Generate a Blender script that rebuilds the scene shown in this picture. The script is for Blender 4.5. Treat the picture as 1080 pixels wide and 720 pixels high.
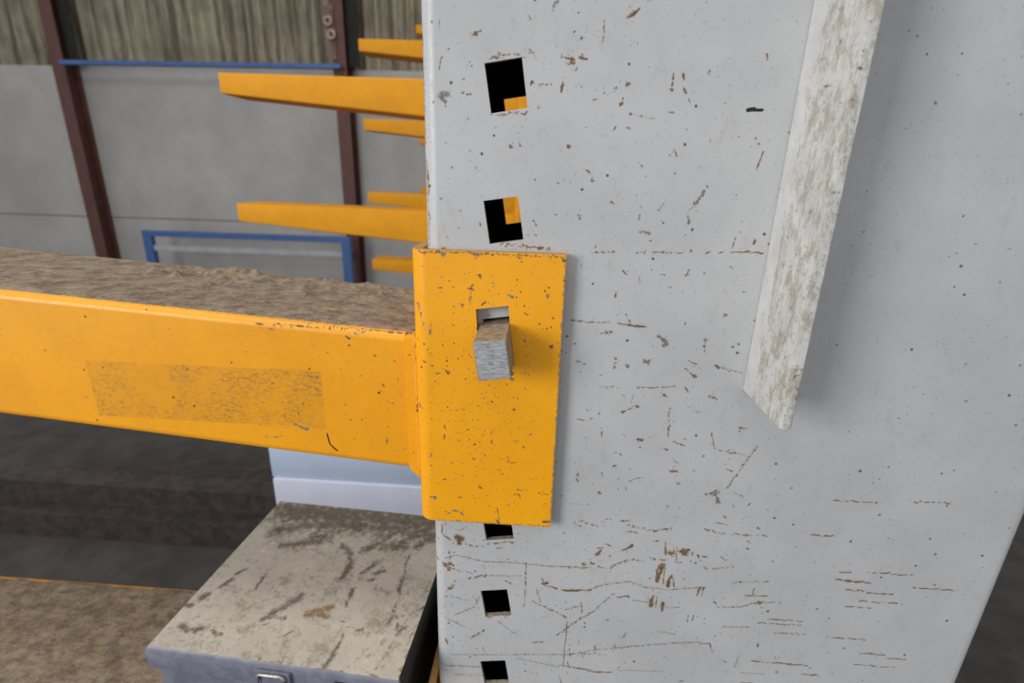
import bpy, bmesh, math, random
import numpy as np
from mathutils import Vector, Matrix

for o in list(bpy.data.objects):
    bpy.data.objects.remove(o, do_unlink=True)
S = bpy.context.scene
COLL = S.collection
G = 1.415                      # height of the top visible column hole above the floor

# ------------------------------------------------------------------ camera
cam_d = bpy.data.cameras.new('camera')
cam = bpy.data.objects.new('camera', cam_d); COLL.objects.link(cam)
S.camera = cam
F_PX = 529.69
cam_d.sensor_fit = 'HORIZONTAL'; cam_d.sensor_width = 36.0
cam_d.lens = F_PX / 1080.0 * 36.0
cam_d.clip_start = 0.01; cam_d.clip_end = 100
YAW, PITCH, ROLL = math.radians(-3.2), math.radians(18.242), math.radians(-1.516)
CAM = Vector((0.03319, -0.42241, -0.06492 + G))
_f = Vector((math.sin(YAW)*math.cos(PITCH), math.cos(YAW)*math.cos(PITCH), -math.sin(PITCH)))
_r0 = Vector((math.cos(YAW), -math.sin(YAW), 0)); _d0 = _f.cross(_r0)
_r = math.cos(ROLL)*_r0 + math.sin(ROLL)*_d0
_d = -math.sin(ROLL)*_r0 + math.cos(ROLL)*_d0
cam.matrix_world = Matrix(((_r.x, -_d.x, -_f.x, CAM.x), (_r.y, -_d.y, -_f.y, CAM.y),
                           (_r.z, -_d.z, -_f.z, CAM.z), (0, 0, 0, 1)))
cam_d.dof.use_dof = True
cam_d.dof.focus_distance = 0.43
cam_d.dof.aperture_fstop = 6.0

# ------------------------------------------------------------------ light
W = bpy.data.worlds.new('hall_daylight'); S.world = W; W.use_nodes = True
_bg = W.node_tree.nodes['Background']
_bg.inputs[0].default_value = (0.95, 0.975, 1.0, 1); _bg.inputs[1].default_value = 0.62

def area(name, loc, target, size, sy, power, col):
    l = bpy.data.lights.new(name, 'AREA'); l.shape = 'RECTANGLE'; l.size = size; l.size_y = sy
    l.energy = power; l.color = col
    o = bpy.data.objects.new(name, l); COLL.objects.link(o); o.location = loc
    o.rotation_euler = (Vector(target) - Vector(loc)).to_track_quat('-Z', 'Y').to_euler()
    return o
area('door_daylight', (-3.4, -3.3, 2.3), (0.0, 0.0, 1.2), 1.6, 1.8, 138, (1.0, 0.98, 0.94))
area('roof_light', (-1.4, -0.6, 5.2), (-1.4, 1.8, 0), 3.0, 1.2, 66, (1.0, 0.98, 0.95))

vs = S.view_settings
vs.view_transform = 'Standard'; vs.look = 'None'; vs.gamma = 1.0; vs.exposure = 0.0
vs.use_curve_mapping = False

# ------------------------------------------------------------------ material helpers
def lin(r, g, b):
    f = lambda c: (c/255/12.92) if c/255 <= .04045 else ((c/255+.055)/1.055)**2.4
    return (f(r), f(g), f(b), 1)

class NT:
    def __init__(s, name, rough=.5, metal=0.0, spec=.5):
        s.m = bpy.data.materials.new(name); s.m.use_nodes = True
        s.t = s.m.node_tree; s.n = s.t.nodes
        s.b = s.n['Principled BSDF']
        s.b.inputs['Roughness'].default_value = rough
        s.b.inputs['Metallic'].default_value = metal
        s.b.inputs['Specular IOR Level'].default_value = spec
        s.co = s.n.new('ShaderNodeTexCoord').outputs['Object']
    def l(s, a, b): s.t.links.new(a, b)
    def put(s, sock, v):
        if hasattr(v, 'links'): s.l(v, sock)
        else: sock.default_value = v
    def noise(s, scale, detail=4, rough=.55, stretch=None, dist=0.0):
        nd = s.n.new('ShaderNodeTexNoise'); nd.inputs['Scale'].default_value = scale
        nd.inputs['Detail'].default_value = detail; nd.inputs['Roughness'].default_value = rough
        nd.inputs['Distortion'].default_value = dist
        c = s.co
        if stretch:
            mp = s.n.new('ShaderNodeMapping'); mp.inputs['Scale'].default_value = stretch
            s.l(s.co, mp.inputs['Vector']); c = mp.outputs[0]
        s.l(c, nd.inputs['Vector'])
        return nd.outputs['Fac']
    def voro(s, scale):
        nd = s.n.new('ShaderNodeTexVoronoi'); nd.inputs['Scale'].default_value = scale
        s.l(s.co, nd.inputs['Vector'])
        sep = s.n.new('ShaderNodeSeparateColor'); s.l(nd.outputs['Color'], sep.inputs[0])
        return nd.outputs['Distance'], sep.outputs[0]
    def ramp(s, v, a, b, lo=0.0, hi=1.0):
        nd = s.n.new('ShaderNodeMapRange'); nd.interpolation_type = 'SMOOTHSTEP'
        s.put(nd.inputs[0], v); nd.inputs[1].default_value = a; nd.inputs[2].default_value = b
        nd.inputs[3].default_value = lo; nd.inputs[4].default_value = hi
        return nd.outputs[0]
    def ma(s, op, a, b=0.0, c=0.0):
        nd = s.n.new('ShaderNodeMath'); nd.operation = op
        s.put(nd.inputs[0], a); s.put(nd.inputs[1], b); s.put(nd.inputs[2], c)
        return nd.outputs[0]
    def mix(s, f, a, b):
        nd = s.n.new('ShaderNodeMix'); nd.data_type = 'RGBA'
        s.put(nd.inputs[0], f); s.put(nd.inputs[6], a); s.put(nd.inputs[7], b)
        return nd.outputs[2]
    def attr(s, name):
        nd = s.n.new('ShaderNodeAttribute'); nd.attribute_name = name
        return nd.outputs['Fac']
    def col(s, c): s.put(s.b.inputs['Base Color'], c)
    def bump(s, h, strength=.2, dist=.001):
        nd = s.n.new('ShaderNodeBump'); nd.inputs['Strength'].default_value = strength
        nd.inputs['Distance'].default_value = dist; s.l(h, nd.inputs['Height'])
        s.l(nd.outputs[0], s.b.inputs['Normal'])
    def edge(s, mask, nz, amp=.55, a=.40, b=.60):
        on = s.ramp(mask, .02, .22)
        return s.ma('MULTIPLY', on, s.ramp(s.ma('MULTIPLY_ADD', s.ma('SUBTRACT', nz, .5), amp, mask), a, b))

def worn_paint(name, base, base2, rough=.42, speck=.15, speck_col=(70, 45, 30), vscale=230, dust=.1, dustcol=(120, 108, 92), flecks=.5):
    t = NT(name, rough)
    fine = t.noise(1300, 3, .6); mid = t.noise(260, 4, .6); big = t.noise(14, 5, .6)
    c = t.mix(t.ramp(big, .3, .7), lin(*base), lin(*base2))
    c = t.mix(t.ramp(t.noise(70, 6, .7, (1, 1, .55)), .52, .8, 0, dust), c, lin(*dustcol))
    rustc = t.mix(t.ramp(mid, .3, .7), lin(76, 54, 38), lin(134, 100, 62))
    d, r = t.voro(vscale)
    sm = t.ma('SUBTRACT', t.ma('MULTIPLY', t.ramp(r, 1 - speck, 1.0), .30), t.ma('MULTIPLY_ADD', t.ma('SUBTRACT', fine, .5), .25, d))
    gate = t.ramp(t.noise(22, 3), .40, .58)
    c = t.mix(t.ma('MULTIPLY', t.ramp(sm, -.01, .03), gate), c, lin(*speck_col))
    c = t.mix(t.ramp(t.noise(430, 3, .6), .64, .74, 0, flecks), c, lin(*speck_col))
    sc = t.attr('scuff_shade')
    c = t.mix(t.ma('MULTIPLY', t.ramp(sc, .3, .6), t.ma('MULTIPLY', t.ramp(t.noise(38, 5, .7), .36, .62), t.ramp(t.noise(230, 8, .8, (.7, 1, 1.5)), .44, .60, 0, .75))), c, lin(148, 112, 58))
    c = t.mix(t.ramp(sc, .3, .6, 0, .20), c, lin(190, 132, 40))
    g = t.attr('grime')
    c = t.mix(t.edge(g, t.noise(420, 5, .75), 2.4, .35, .8), c, t.mix(t.ramp(fine, .35, .65), lin(88, 82, 76), lin(150, 143, 134)))
    oc = t.attr('ochre'); nz0 = t.noise(480, 4, .75)
    c = t.mix(t.ma('MULTIPLY', t.edge(oc, nz0, 1.8, .40, .80), .85), c, t.mix(t.ramp(mid, .4, .6), lin(150, 112, 66), lin(120, 84, 50)))
    rm = t.attr('rust')
    c = t.mix(t.ramp(rm, .04, .6, 0, .42), c, lin(164, 134, 92))
    nz2 = t.ma('MULTIPLY_ADD', t.noise(520, 4, .7), .6, t.ma('MULTIPLY', fine, .4))
    rf = t.ma('MULTIPLY', t.edge(rm, nz2, 1.7, .40, .66), .92)
    c = t.mix(rf, c, rustc)
    k = t.attr('dark')
    c = t.mix(t.edge(k, fine, .4), c, lin(24, 26, 30))
    t.col(c)
    t.put(t.b.inputs['Roughness'], t.ma('MULTIPLY_ADD', rf, .4, t.ramp(mid, .3, .7, rough - .05, rough + .08)))
    t.bump(t.ma('SUBTRACT', t.ma('MULTIPLY_ADD', t.noise(520, 3), .35, t.ma('MULTIPLY', t.noise(45, 2), .6)), t.ma('MULTIPLY', rf, .6)), .22, .0009)
    return t.m

def plain(name, a, b, rough=.6, scale=20, metal=0.0, bump=.15, stretch=None, dist=.001, spec=.5):
    t = NT(name, rough, metal, spec)
    n = t.noise(scale, 6, .65, stretch)
    t.col(t.mix(t.ramp(n, .3, .7), lin(*a), lin(*b)))
    if bump: t.bump(n, bump, dist)
    return t.m

M = {}
M['grey_paint'] = worn_paint('worn_grey_paint', (185, 187, 190), (194, 195, 198), .40, .09, (104, 88, 68), 210, .38, (166, 162, 154))
M['yellow_paint'] = worn_paint('worn_yellow_paint', (252, 176, 20), (246, 168, 18), .40, .22, (112, 66, 26), 300, .12, (196, 128, 36))
M['arm_paint'] = worn_paint('worn_arm_paint', (248, 170, 16), (240, 162, 16), .42, .08, (96, 60, 26), 200, .18, (190, 126, 40))
M['far_yellow'] = plain('far_yellow_paint', (226, 154, 16), (214, 144, 16), .6, 12, 0, .05, None, .001, .25)
M['far_grey'] = plain('far_grey_paint', (180, 184, 188), (160, 163, 166), .5, 12, 0, .05)
M['inside'] = plain('bare_steel_in_shade', (24, 22, 20), (14, 13, 12), .9, 60, 0, .1)  # unpainted steel, coloured near-black to hold the shade inside the holes
M['hole_edge'] = plain('rusty_cut_edge', (120, 104, 84), (168, 158, 142), .8, 320, 0, .3)
M['cut_edge'] = plain('brown_cut_edge', (150, 122, 92), (196, 142, 62), .75, 240, 0, .3)
M['pin_side'] = plain('dull_brown_steel', (166, 148, 124), (120, 105, 90), .6, 180, .15, .25)
M['weld'] = plain('painted_weld', (246, 172, 40), (226, 154, 50), .55, 300, 0, .4)
M['concrete'] = plain('concrete_wall', (184, 182, 178), (164, 162, 160), .9, 1.3, 0, .1, None, .01)
M['floor'] = plain('dark_concrete_floor', (66, 61, 57), (46, 43, 40), .85, 7, 0, .2, None, .004)
M['red'] = plain('dark_red_primer', (104, 62, 54), (82, 52, 46), .6, 9, 0, .1)
M['blue'] = plain('blue_paint', (72, 106, 164), (60, 92, 148), .45, 10, 0, .05)
M['dark_steel'] = plain('dark_mill_steel', (70, 62, 56), (44, 40, 38), .6, 24, .3, .1)
M['pale_case'] = plain('pale_blue_grey_paint', (208, 213, 232), (200, 206, 226), .5, 9, 0, .04)
M['case_top_shaded'] = plain('shaded_blue_grey', (184, 200, 224), (176, 192, 216), .5, 9, 0, .04)  # darker tone paints in the foreground arm's shade on the upper band
M['box_front'] = plain('lavender_grey_enamel', (120, 122, 138), (98, 100, 116), .45, 60, 0, .1)
M['bright_wire'] = plain('worn_plated_wire', (200, 200, 198), (140, 138, 134), .35, 200, .6, .1)
M['gap_shade'] = plain('dark_gap_shade', (34, 34, 30), (22, 22, 20), .8, 18, 0, .1)  # near-black colour standing for the shaded gap beside the posts

def cladding_mat():
    t = NT('weathered_shaded_cladding', .85)
    c = t.mix(t.ramp(t.noise(3, 6, .7), .3, .7), lin(172, 163, 142), lin(140, 132, 114))
    c = t.mix(t.ramp(t.noise(6, 5, .75, (2.2, 2.2, .12)), .46, .60, 0, .75), c, lin(86, 78, 60))  # dark vertical streaks paint in shade between the corrugations
    t.col(c); t.bump(t.noise(40, 4), .2, .003)
    return t.m
M['cladding'] = cladding_mat()

def sawn_mat():
    t = NT('sawn_steel_face', .42, .25)
    n = t.noise(260, 5, .7, (.8, 1, 6)); n2 = t.noise(900, 3, .6, (.5, 1, 3))
    c = t.mix(t.ramp(n, .3, .7), lin(124, 126, 132), lin(206, 208, 212))
    c = t.mix(t.ramp(n2, .55, .75, 0, .5), c, lin(120, 116, 110))
    t.col(c); t.bump(n, .5, .0008)
    return t.m
M['sawn'] = sawn_mat()

def dirt_mat():
    t = NT('brown_dust_crust', .95, 0, .1)
    a = t.noise(60, 8, .75); b = t.noise(170, 6, .7, (.35, 1, 1)); v = t.noise(900, 2)
    c = t.mix(t.ramp(a, .32, .68), lin(110, 96, 82), lin(162, 144, 124))
    c = t.mix(t.ramp(b, .55, .72, 0, .7), c, lin(74, 66, 58))
    c = t.mix(t.ramp(t.noise(95, 3, .6, (.3, 1, 1)), .66, .72, 0, .7), c, lin(196, 152, 74))
    c = t.mix(t.ramp(v, .66, .72, 0, .8), c, lin(214, 204, 186))
    t.col(c); t.bump(t.ma('ADD', a, b), .8, .002)
    return t.m
M['dirt'] = dirt_mat()

def boxtop_mat():
    t = NT('dirty_shaded_beige_lid', .8, 0, .25)
    a = t.noise(16, 8, .75); f = t.noise(420, 4, .7)
    c = t.mix(t.ramp(a, .3, .7), lin(184, 177, 164), lin(200, 193, 181))
    c = t.mix(t.ramp(t.noise(40, 9, .85), .50, .62, 0, .75), c, lin(140, 130, 114))
    c = t.mix(t.ramp(t.noise(95, 9, .85), .55, .64, 0, .7), c, lin(104, 94, 80))
    c = t.mix(t.ramp(t.noise(70, 6, .8), .58, .68, 0, .6), c, lin(216, 212, 204))
    c = t.mix(t.ramp(f, .62, .75, 0, .5), c, lin(110, 100, 86))
    s = t.attr('scuff_shade')
    c = t.mix(t.ramp(t.ma('MULTIPLY_ADD', t.ma('SUBTRACT', t.noise(110, 9, .85), .5), 4.5, t.ma('MULTIPLY', s, 1.25)), .35, 1.25, 0, .85), c, lin(88, 78, 68))  # lid stains, with the arm's shade over the rear painted in
    o = t.attr('ochre')
    c = t.mix(t.edge(o, t.noise(200, 6, .8), 3.0, .35, .9), c, lin(146, 118, 88))
    t.col(c); t.bump(t.ma('ADD', a, f), .3, .0012)
    return t.m
M['boxtop'] = boxtop_mat()
M['box_side'] = plain('near_black_side', (40, 40, 36), (26, 26, 24), .6, 40, 0, .1)  # near-black on the sides and back

# ------------------------------------------------------------------ object helpers
def tag(o, label=None, cat=None, group=None, kind=None):
    if label: o['label'] = label
    if cat: o['category'] = cat
    if group: o['group'] = group
    if kind: o['kind'] = kind
    return o

def thing(name, base, label, cat, group=None):
    """Empty at the thing's base; base in working coordinates (z=0 at the top visible hole)."""
    o = bpy.data.objects.new(name, None); COLL.objects.link(o)
    o.empty_display_size = .05
    o.location = (base[0], base[1], base[2] + G)
    return tag(o, label, cat, group)

def link(name, me, mats, parent=None, kind=None):
    for m in mats: me.materials.append(m)
    o = bpy.data.objects.new(name, me); COLL.objects.link(o)
    off = Vector((0, 0, G))
    if parent is not None:
        p = parent; acc = Vector((0, 0, 0))
        while p is not None:
            acc += p.location; p = p.parent
        off = off - acc
        o.parent = parent
    me.transform(Matrix.Translation(off))
    if kind: o['kind'] = kind
    return o

def from_bm(name, bm, mats, parent=None, smooth=None, kind=None):
    bmesh.ops.recalc_face_normals(bm, faces=bm.faces)
    me = bpy.data.meshes.new(name); bm.to_mesh(me); bm.free()
    if smooth is not None:
        me.polygons.foreach_set('use_smooth', [True]*len(me.polygons))
        me.set_sharp_from_angle(angle=math.radians(smooth))
    return link(name, me, mats if isinstance(mats, (list, tuple)) else [mats], parent, kind)

def box(bm, x0, x1, y0, y1, z0, z1, bev=0.0, mi=0):
    v = [bm.verts.new(p) for p in ((x0,y0,z0),(x1,y0,z0),(x1,y1,z0),(x0,y1,z0),(x0,y0,z1),(x1,y0,z1),(x1,y1,z1),(x0,y1,z1))]
    fs = [bm.faces.new([v[i] for i in q]) for q in ((3,2,1,0),(4,5,6,7),(0,1,5,4),(1,2,6,5),(2,3,7,6),(3,0,4,7))]
    for f in fs: f.material_index = mi
    if bev:
        es = list({e for f in fs for e in f.edges})
        bmesh.ops.bevel(bm, geom=es, offset=bev, segments=2, affect='EDGES', profile=.5)
    return v

def tube(bm, pts, r, n=8, closed=False):
    pts = [Vector(p) for p in pts]; rings = []
    m = len(pts)
    for i, p in enumerate(pts):
        a = pts[(i-1) % m] if (closed or i > 0) else p
        b = pts[(i+1) % m] if (closed or i < m-1) else p
        d = (b-a).normalized()
        u = d.cross(Vector((0, 0, 1)))
        if u.length < .01: u = d.cross(Vector((0, 1, 0)))
        u.normalize(); w = d.cross(u)
        rings.append([bm.verts.new(p + r*(math.cos(t)*u + math.sin(t)*w)) for t in [2*math.pi*k/n for k in range(n)]])
    for i in range(m if closed else m-1):
        A, B = rings[i], rings[(i+1) % m]
        for k in range(n):
            bm.faces.new((A[k], A[(k+1) % n], B[(k+1) % n], B[k]))
    if not closed:
        bm.faces.new(rings[0][::-1]); bm.faces.new(rings[-1])

def prism(bm, poly, axis, a, b):
    """extrude a 2D polygon along an axis; the 2D coordinates are the remaining axes in order"""
    def P(q, t):
        return {'x': (t, q[0], q[1]), 'y': (q[0], t, q[1]), 'z': (q[0], q[1], t)}[axis]
    A = [bm.verts.new(P(q, a)) for q in poly]; B = [bm.verts.new(P(q, b)) for q in poly]
    n = len(poly)
    bm.faces.new(A); bm.faces.new(B[::-1])
    for i in range(n): bm.faces.new((A[i], B[i], B[(i+1) % n], A[(i+1) % n]))

def span(a, b, step):
    n = max(1, int(round(abs(b-a)/step)))
    return [a + (b-a)*i/n for i in range(n)]

def hole_quad(cx, cz, w, h, ang):
    ca, sa = math.cos(ang), math.sin(ang)
    return [(cx + x*ca - z*sa, cz + x*sa + z*ca) for x, z in ((-w/2, -h/2), (w/2, -h/2), (w/2, h/2), (-w/2, h/2))]

def cut_hole(bm, quad, ysel, t, wall_mi):
    """cut a convex quad out of the faces lying on plane y=ysel and give the opening walls of depth t (along y)"""
    cx = sum(q[0] for q in quad)/4; cz = sum(q[1] for q in quad)/4
    R = max(math.hypot(q[0]-cx, q[1]-cz) for q in quad)
    faces = []
    for f in list(bm.faces):
        vs_ = f.verts
        c0 = vs_[0].co
        if abs(c0.y - ysel) > 1e-5: continue
        xs = [v.co.x for v in vs_]; zs = [v.co.z for v in vs_]
        if min(xs) > cx+R or max(xs) < cx-R or min(zs) > cz+R or max(zs) < cz-R: continue
        if any(abs(v.co.y-ysel) > 1e-5 for v in vs_): continue
        faces.append(f)
    for i in range(4):
        a, b = quad[i], quad[(i+1) % 4]
        d = (b[0]-a[0], b[1]-a[1])
        geom = list({x for f in faces for x in list(f.verts)+list(f.edges)}) + faces
        r = bmesh.ops.bisect_plane(bm, geom=geom, plane_co=(a[0], ysel, a[1]), plane_no=(-d[1], 0, d[0]), dist=1e-6)
        faces = [g for g in r['geom'] if isinstance(g, bmesh.types.BMFace)]
    def inside(c):
        for i in range(4):
            a, b = quad[i], quad[(i+1) % 4]
            if (b[0]-a[0])*(c.z-a[1]) - (b[1]-a[1])*(c.x-a[0]) < 0: return False
        return True
    dead = [f for f in faces if inside(f.calc_center_median())]
    keep = {f for f in faces if f not in set(dead)}
    bmesh.ops.delete(bm, geom=dead, context='FACES')
    es = [e for e in {e for f in keep if f.is_valid for e in f.edges} if e.is_boundary
          and math.hypot((e.verts[0].co.x+e.verts[1].co.x)/2-cx, (e.verts[0].co.z+e.verts[1].co.z)/2-cz) < R*1.02]
    r = bmesh.ops.extrude_edge_only(bm, edges=es)
    for g in r['geom']:
        if isinstance(g, bmesh.types.BMVert): g.co.y += t
        elif isinstance(g, bmesh.types.BMFace): g.material_index = wall_mi

def np_bmesh(V, F):
    me = bpy.data.meshes.new('tmp')
    used, inv = np.unique(F, return_inverse=True); V = V[used]; F = inv.reshape(-1, 4).astype(np.int32)
    me.vertices.add(len(V)); me.vertices.foreach_set('co', np.ascontiguousarray(V, np.float32).ravel())
    me.loops.add(F.size); me.loops.foreach_set('vertex_index', F.ravel())
    me.polygons.add(len(F)); me.polygons.foreach_set('loop_start', np.arange(len(F), dtype=np.int32)*4)
    me.update(calc_edges=True)
    bm = bmesh.new(); bm.from_mesh(me); bpy.data.meshes.remove(me)
    return bm

def sweep_grid(prof, zs, closed, cuts=()):
    """sweep a profile up through zs; cuts = (quad, y plane, wall depth, wall material) openings, cut patch by patch"""
    m, k = len(prof), len(zs)
    P = np.array(prof, np.float64); Z = np.array(zs, np.float64)
    V = np.concatenate([np.tile(P, (k, 1)), np.repeat(Z, m)[:, None]], 1)
    i = np.arange(m if closed else m-1); i2 = (i+1) % m; j = (np.arange(k-1)*m)[:, None]
    F = np.stack([j+i, j+i2, j+m+i2, j+m+i], -1).reshape(-1, 4)
    patches = []
    for quad, ysel, t, mi in cuts:
        cx = sum(q[0] for q in quad)/4; cz = sum(q[1] for q in quad)/4
        R_ = max(math.hypot(q[0]-cx, q[1]-cz) for q in quad)*1.05
        X, Y, Zz = V[:, 0][F], V[:, 1][F], V[:, 2][F]
        sel = ((np.abs(Y-ysel) < 1e-5).all(1) & (X.min(1) < cx+R_) & (X.max(1) > cx-R_) & (Zz.min(1) < cz+R_) & (Zz.max(1) > cz-R_))
        pb = np_bmesh(V, F[sel]); F = F[~sel]
        cut_hole(pb, quad, ysel, t, mi)
        me = bpy.data.meshes.new('tmp'); pb.to_mesh(me); pb.free(); patches.append(me)
    bm = np_bmesh(V, F)
    for me in patches:
        bm.from_mesh(me); bpy.data.meshes.remove(me)
    return bm

# ------------------------------------------------------------------ wear marks and painted box-lid shade: strokes in millimetres -> point attributes
LAY = {'r': 'rust', 'o': 'ochre', 'g': 'grime', 'k': 'dark', 's': 'scuff_shade'}
def parse(txt, seed):
    """strokes are broken up into ragged crumbs: solid lines (L), dashed lines (D), filled rectangles (R)"""
    rnd = random.Random(seed); out = []
    def ragged(lay, a, b, w, keep):
        L = math.hypot(b[0]-a[0], b[1]-a[1])
        if w >= 3 or lay == 'k':
            out.append((lay, a, b, w)); return
        ux, uy = ((b[0]-a[0])/L, (b[1]-a[1])/L) if L > 1e-6 else (1, 0)
        if L < 3.2*w:                                  # a chip: irregular cluster
            for _ in range(6 if w > .7 else 4):
                s_ = rnd.uniform(0, L); jx, jy = rnd.gauss(0, .5*w), rnd.gauss(0, .5*w)
                p = (a[0]+ux*s_+jx, a[1]+uy*s_+jy)
                out.append((lay, p, (p[0]+rnd.gauss(0, .4*w), p[1]+rnd.gauss(0, .4*w)), w*rnd.uniform(.4, .85)))
            for _ in range(3):
                p = (a[0]+rnd.gauss(0, 2.4*w), a[1]+rnd.gauss(0, 2.4*w))
                out.append((lay if rnd.random() < .5 else 'o', p, (p[0]+.2, p[1]), w*rnd.uniform(.2, .4)))
            return
        s_ = 0.0; wd = 0.0; ph = rnd.uniform(0, 6)
        while s_ < L:
            step = rnd.uniform(.7, 1.8)*w
            wd = .75*wd + rnd.gauss(0, .28*w)          # wandering centre line
            if rnd.random() < keep:
                e = min(L, s_+step*1.2); j = wd+rnd.gauss(0, .2*w)
                ww = w*(.35+.75*rnd.random())*(.8+.35*math.sin(ph+s_*.35/w))
                out.append((lay, (a[0]+ux*s_-uy*wd, a[1]+uy*s_+ux*wd), (a[0]+ux*e-uy*j, a[1]+uy*e+ux*j), ww))
            if rnd.random() < .22:
                q = rnd.gauss(0, 2.0*w)
                p = (a[0]+ux*s_-uy*q, a[1]+uy*s_+ux*q)
                out.append((lay if rnd.random() < .5 else 'o', p, (p[0]+.2, p[1]), w*rnd.uniform(.25, .5)))
            s_ += step
    for it in txt.split(';'):
        h, *ps = it.split()
        kind, lay, w = h[0], h[1], float(h[2:])
        P = [tuple(map(float, p.split(','))) for p in ps]
        if kind == 'R':
            out.append((lay, P[0], P[1], -w)); continue
        for a, b in zip(P, P[1:]):
            if kind == 'L':
                ragged(lay, a, b, w, .93); continue
            L = math.hypot(b[0]-a[0], b[1]-a[1]); s = 0.0
            if L < 1e-6: continue
            ux, uy = (b[0]-a[0])/L, (b[1]-a[1])/L
            while s < L:
                e = min(L, s + rnd.uniform(.6, 5.5)*w)
                j1, j2 = rnd.gauss(0, .6*w), rnd.gauss(0, .6*w)
                ragged(lay, (a[0]+ux*s-uy*j1, a[1]+uy*s+ux*j1), (a[0]+ux*e-uy*j2, a[1]+uy*e+ux*j2), w*rnd.uniform(.55, 1.1), .85)
                s = e + rnd.uniform(.4, 3.0)*w
    return out

def wear(me, uv, valid, strokes, wmin=.5):
    peak = lambda w0: 1.0 if w0 >= wmin else .5+.5*w0/wmin
    u, v = uv[:, 0]*1000, uv[:, 1]*1000
    order = np.argsort(v); us, vs_ = u[order], v[order]
    L = {}
    for lay, a, b, w in strokes:
        rect = w < 0; w = abs(w)
        pk = peak(w); w = max(w, wmin); pad = 2*w
        lo = np.searchsorted(vs_, min(a[1], b[1])-pad); hi = np.searchsorted(vs_, max(a[1], b[1])+pad)
        if hi <= lo: continue
        uu = us[lo:hi]; sel = np.nonzero((uu > min(a[0], b[0])-pad) & (uu < max(a[0], b[0])+pad))[0]
        if not len(sel): continue
        px, py = uu[sel]-a[0], vs_[lo:hi][sel]-a[1]
        dx, dy = b[0]-a[0], b[1]-a[1]; q = dx*dx+dy*dy
        t = np.clip((px*dx+py*dy)/q, 0, 1) if q > 1e-9 else 0
        d = np.hypot(px-t*dx, py-t*dy)
        val = np.clip(1-.5*d/w, 0, 1)*pk
        if rect:
            qx, qy = uu[sel], vs_[lo:hi][sel]
            sd = np.minimum(np.minimum(qx-min(a[0], b[0]), max(a[0], b[0])-qx), np.minimum(qy-min(a[1], b[1]), max(a[1], b[1])-qy))
            val = np.clip(.5+.25*sd/w, 0, 1)
        arr = L.setdefault(lay, np.zeros(len(u), np.float32))
        idx = order[lo:hi][sel]
        arr[idx] = np.maximum(arr[idx], val)
    for lay, arr in L.items():
        arr = arr*valid
        at = me.attributes.new(LAY[lay], 'FLOAT', 'POINT'); at.data.foreach_set('value', arr.astype(np.float32))

def coords(me):
    a = np.empty(len(me.vertices)*3, np.float32); me.vertices.foreach_get('co', a)
    return a.reshape(-1, 3)

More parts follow.
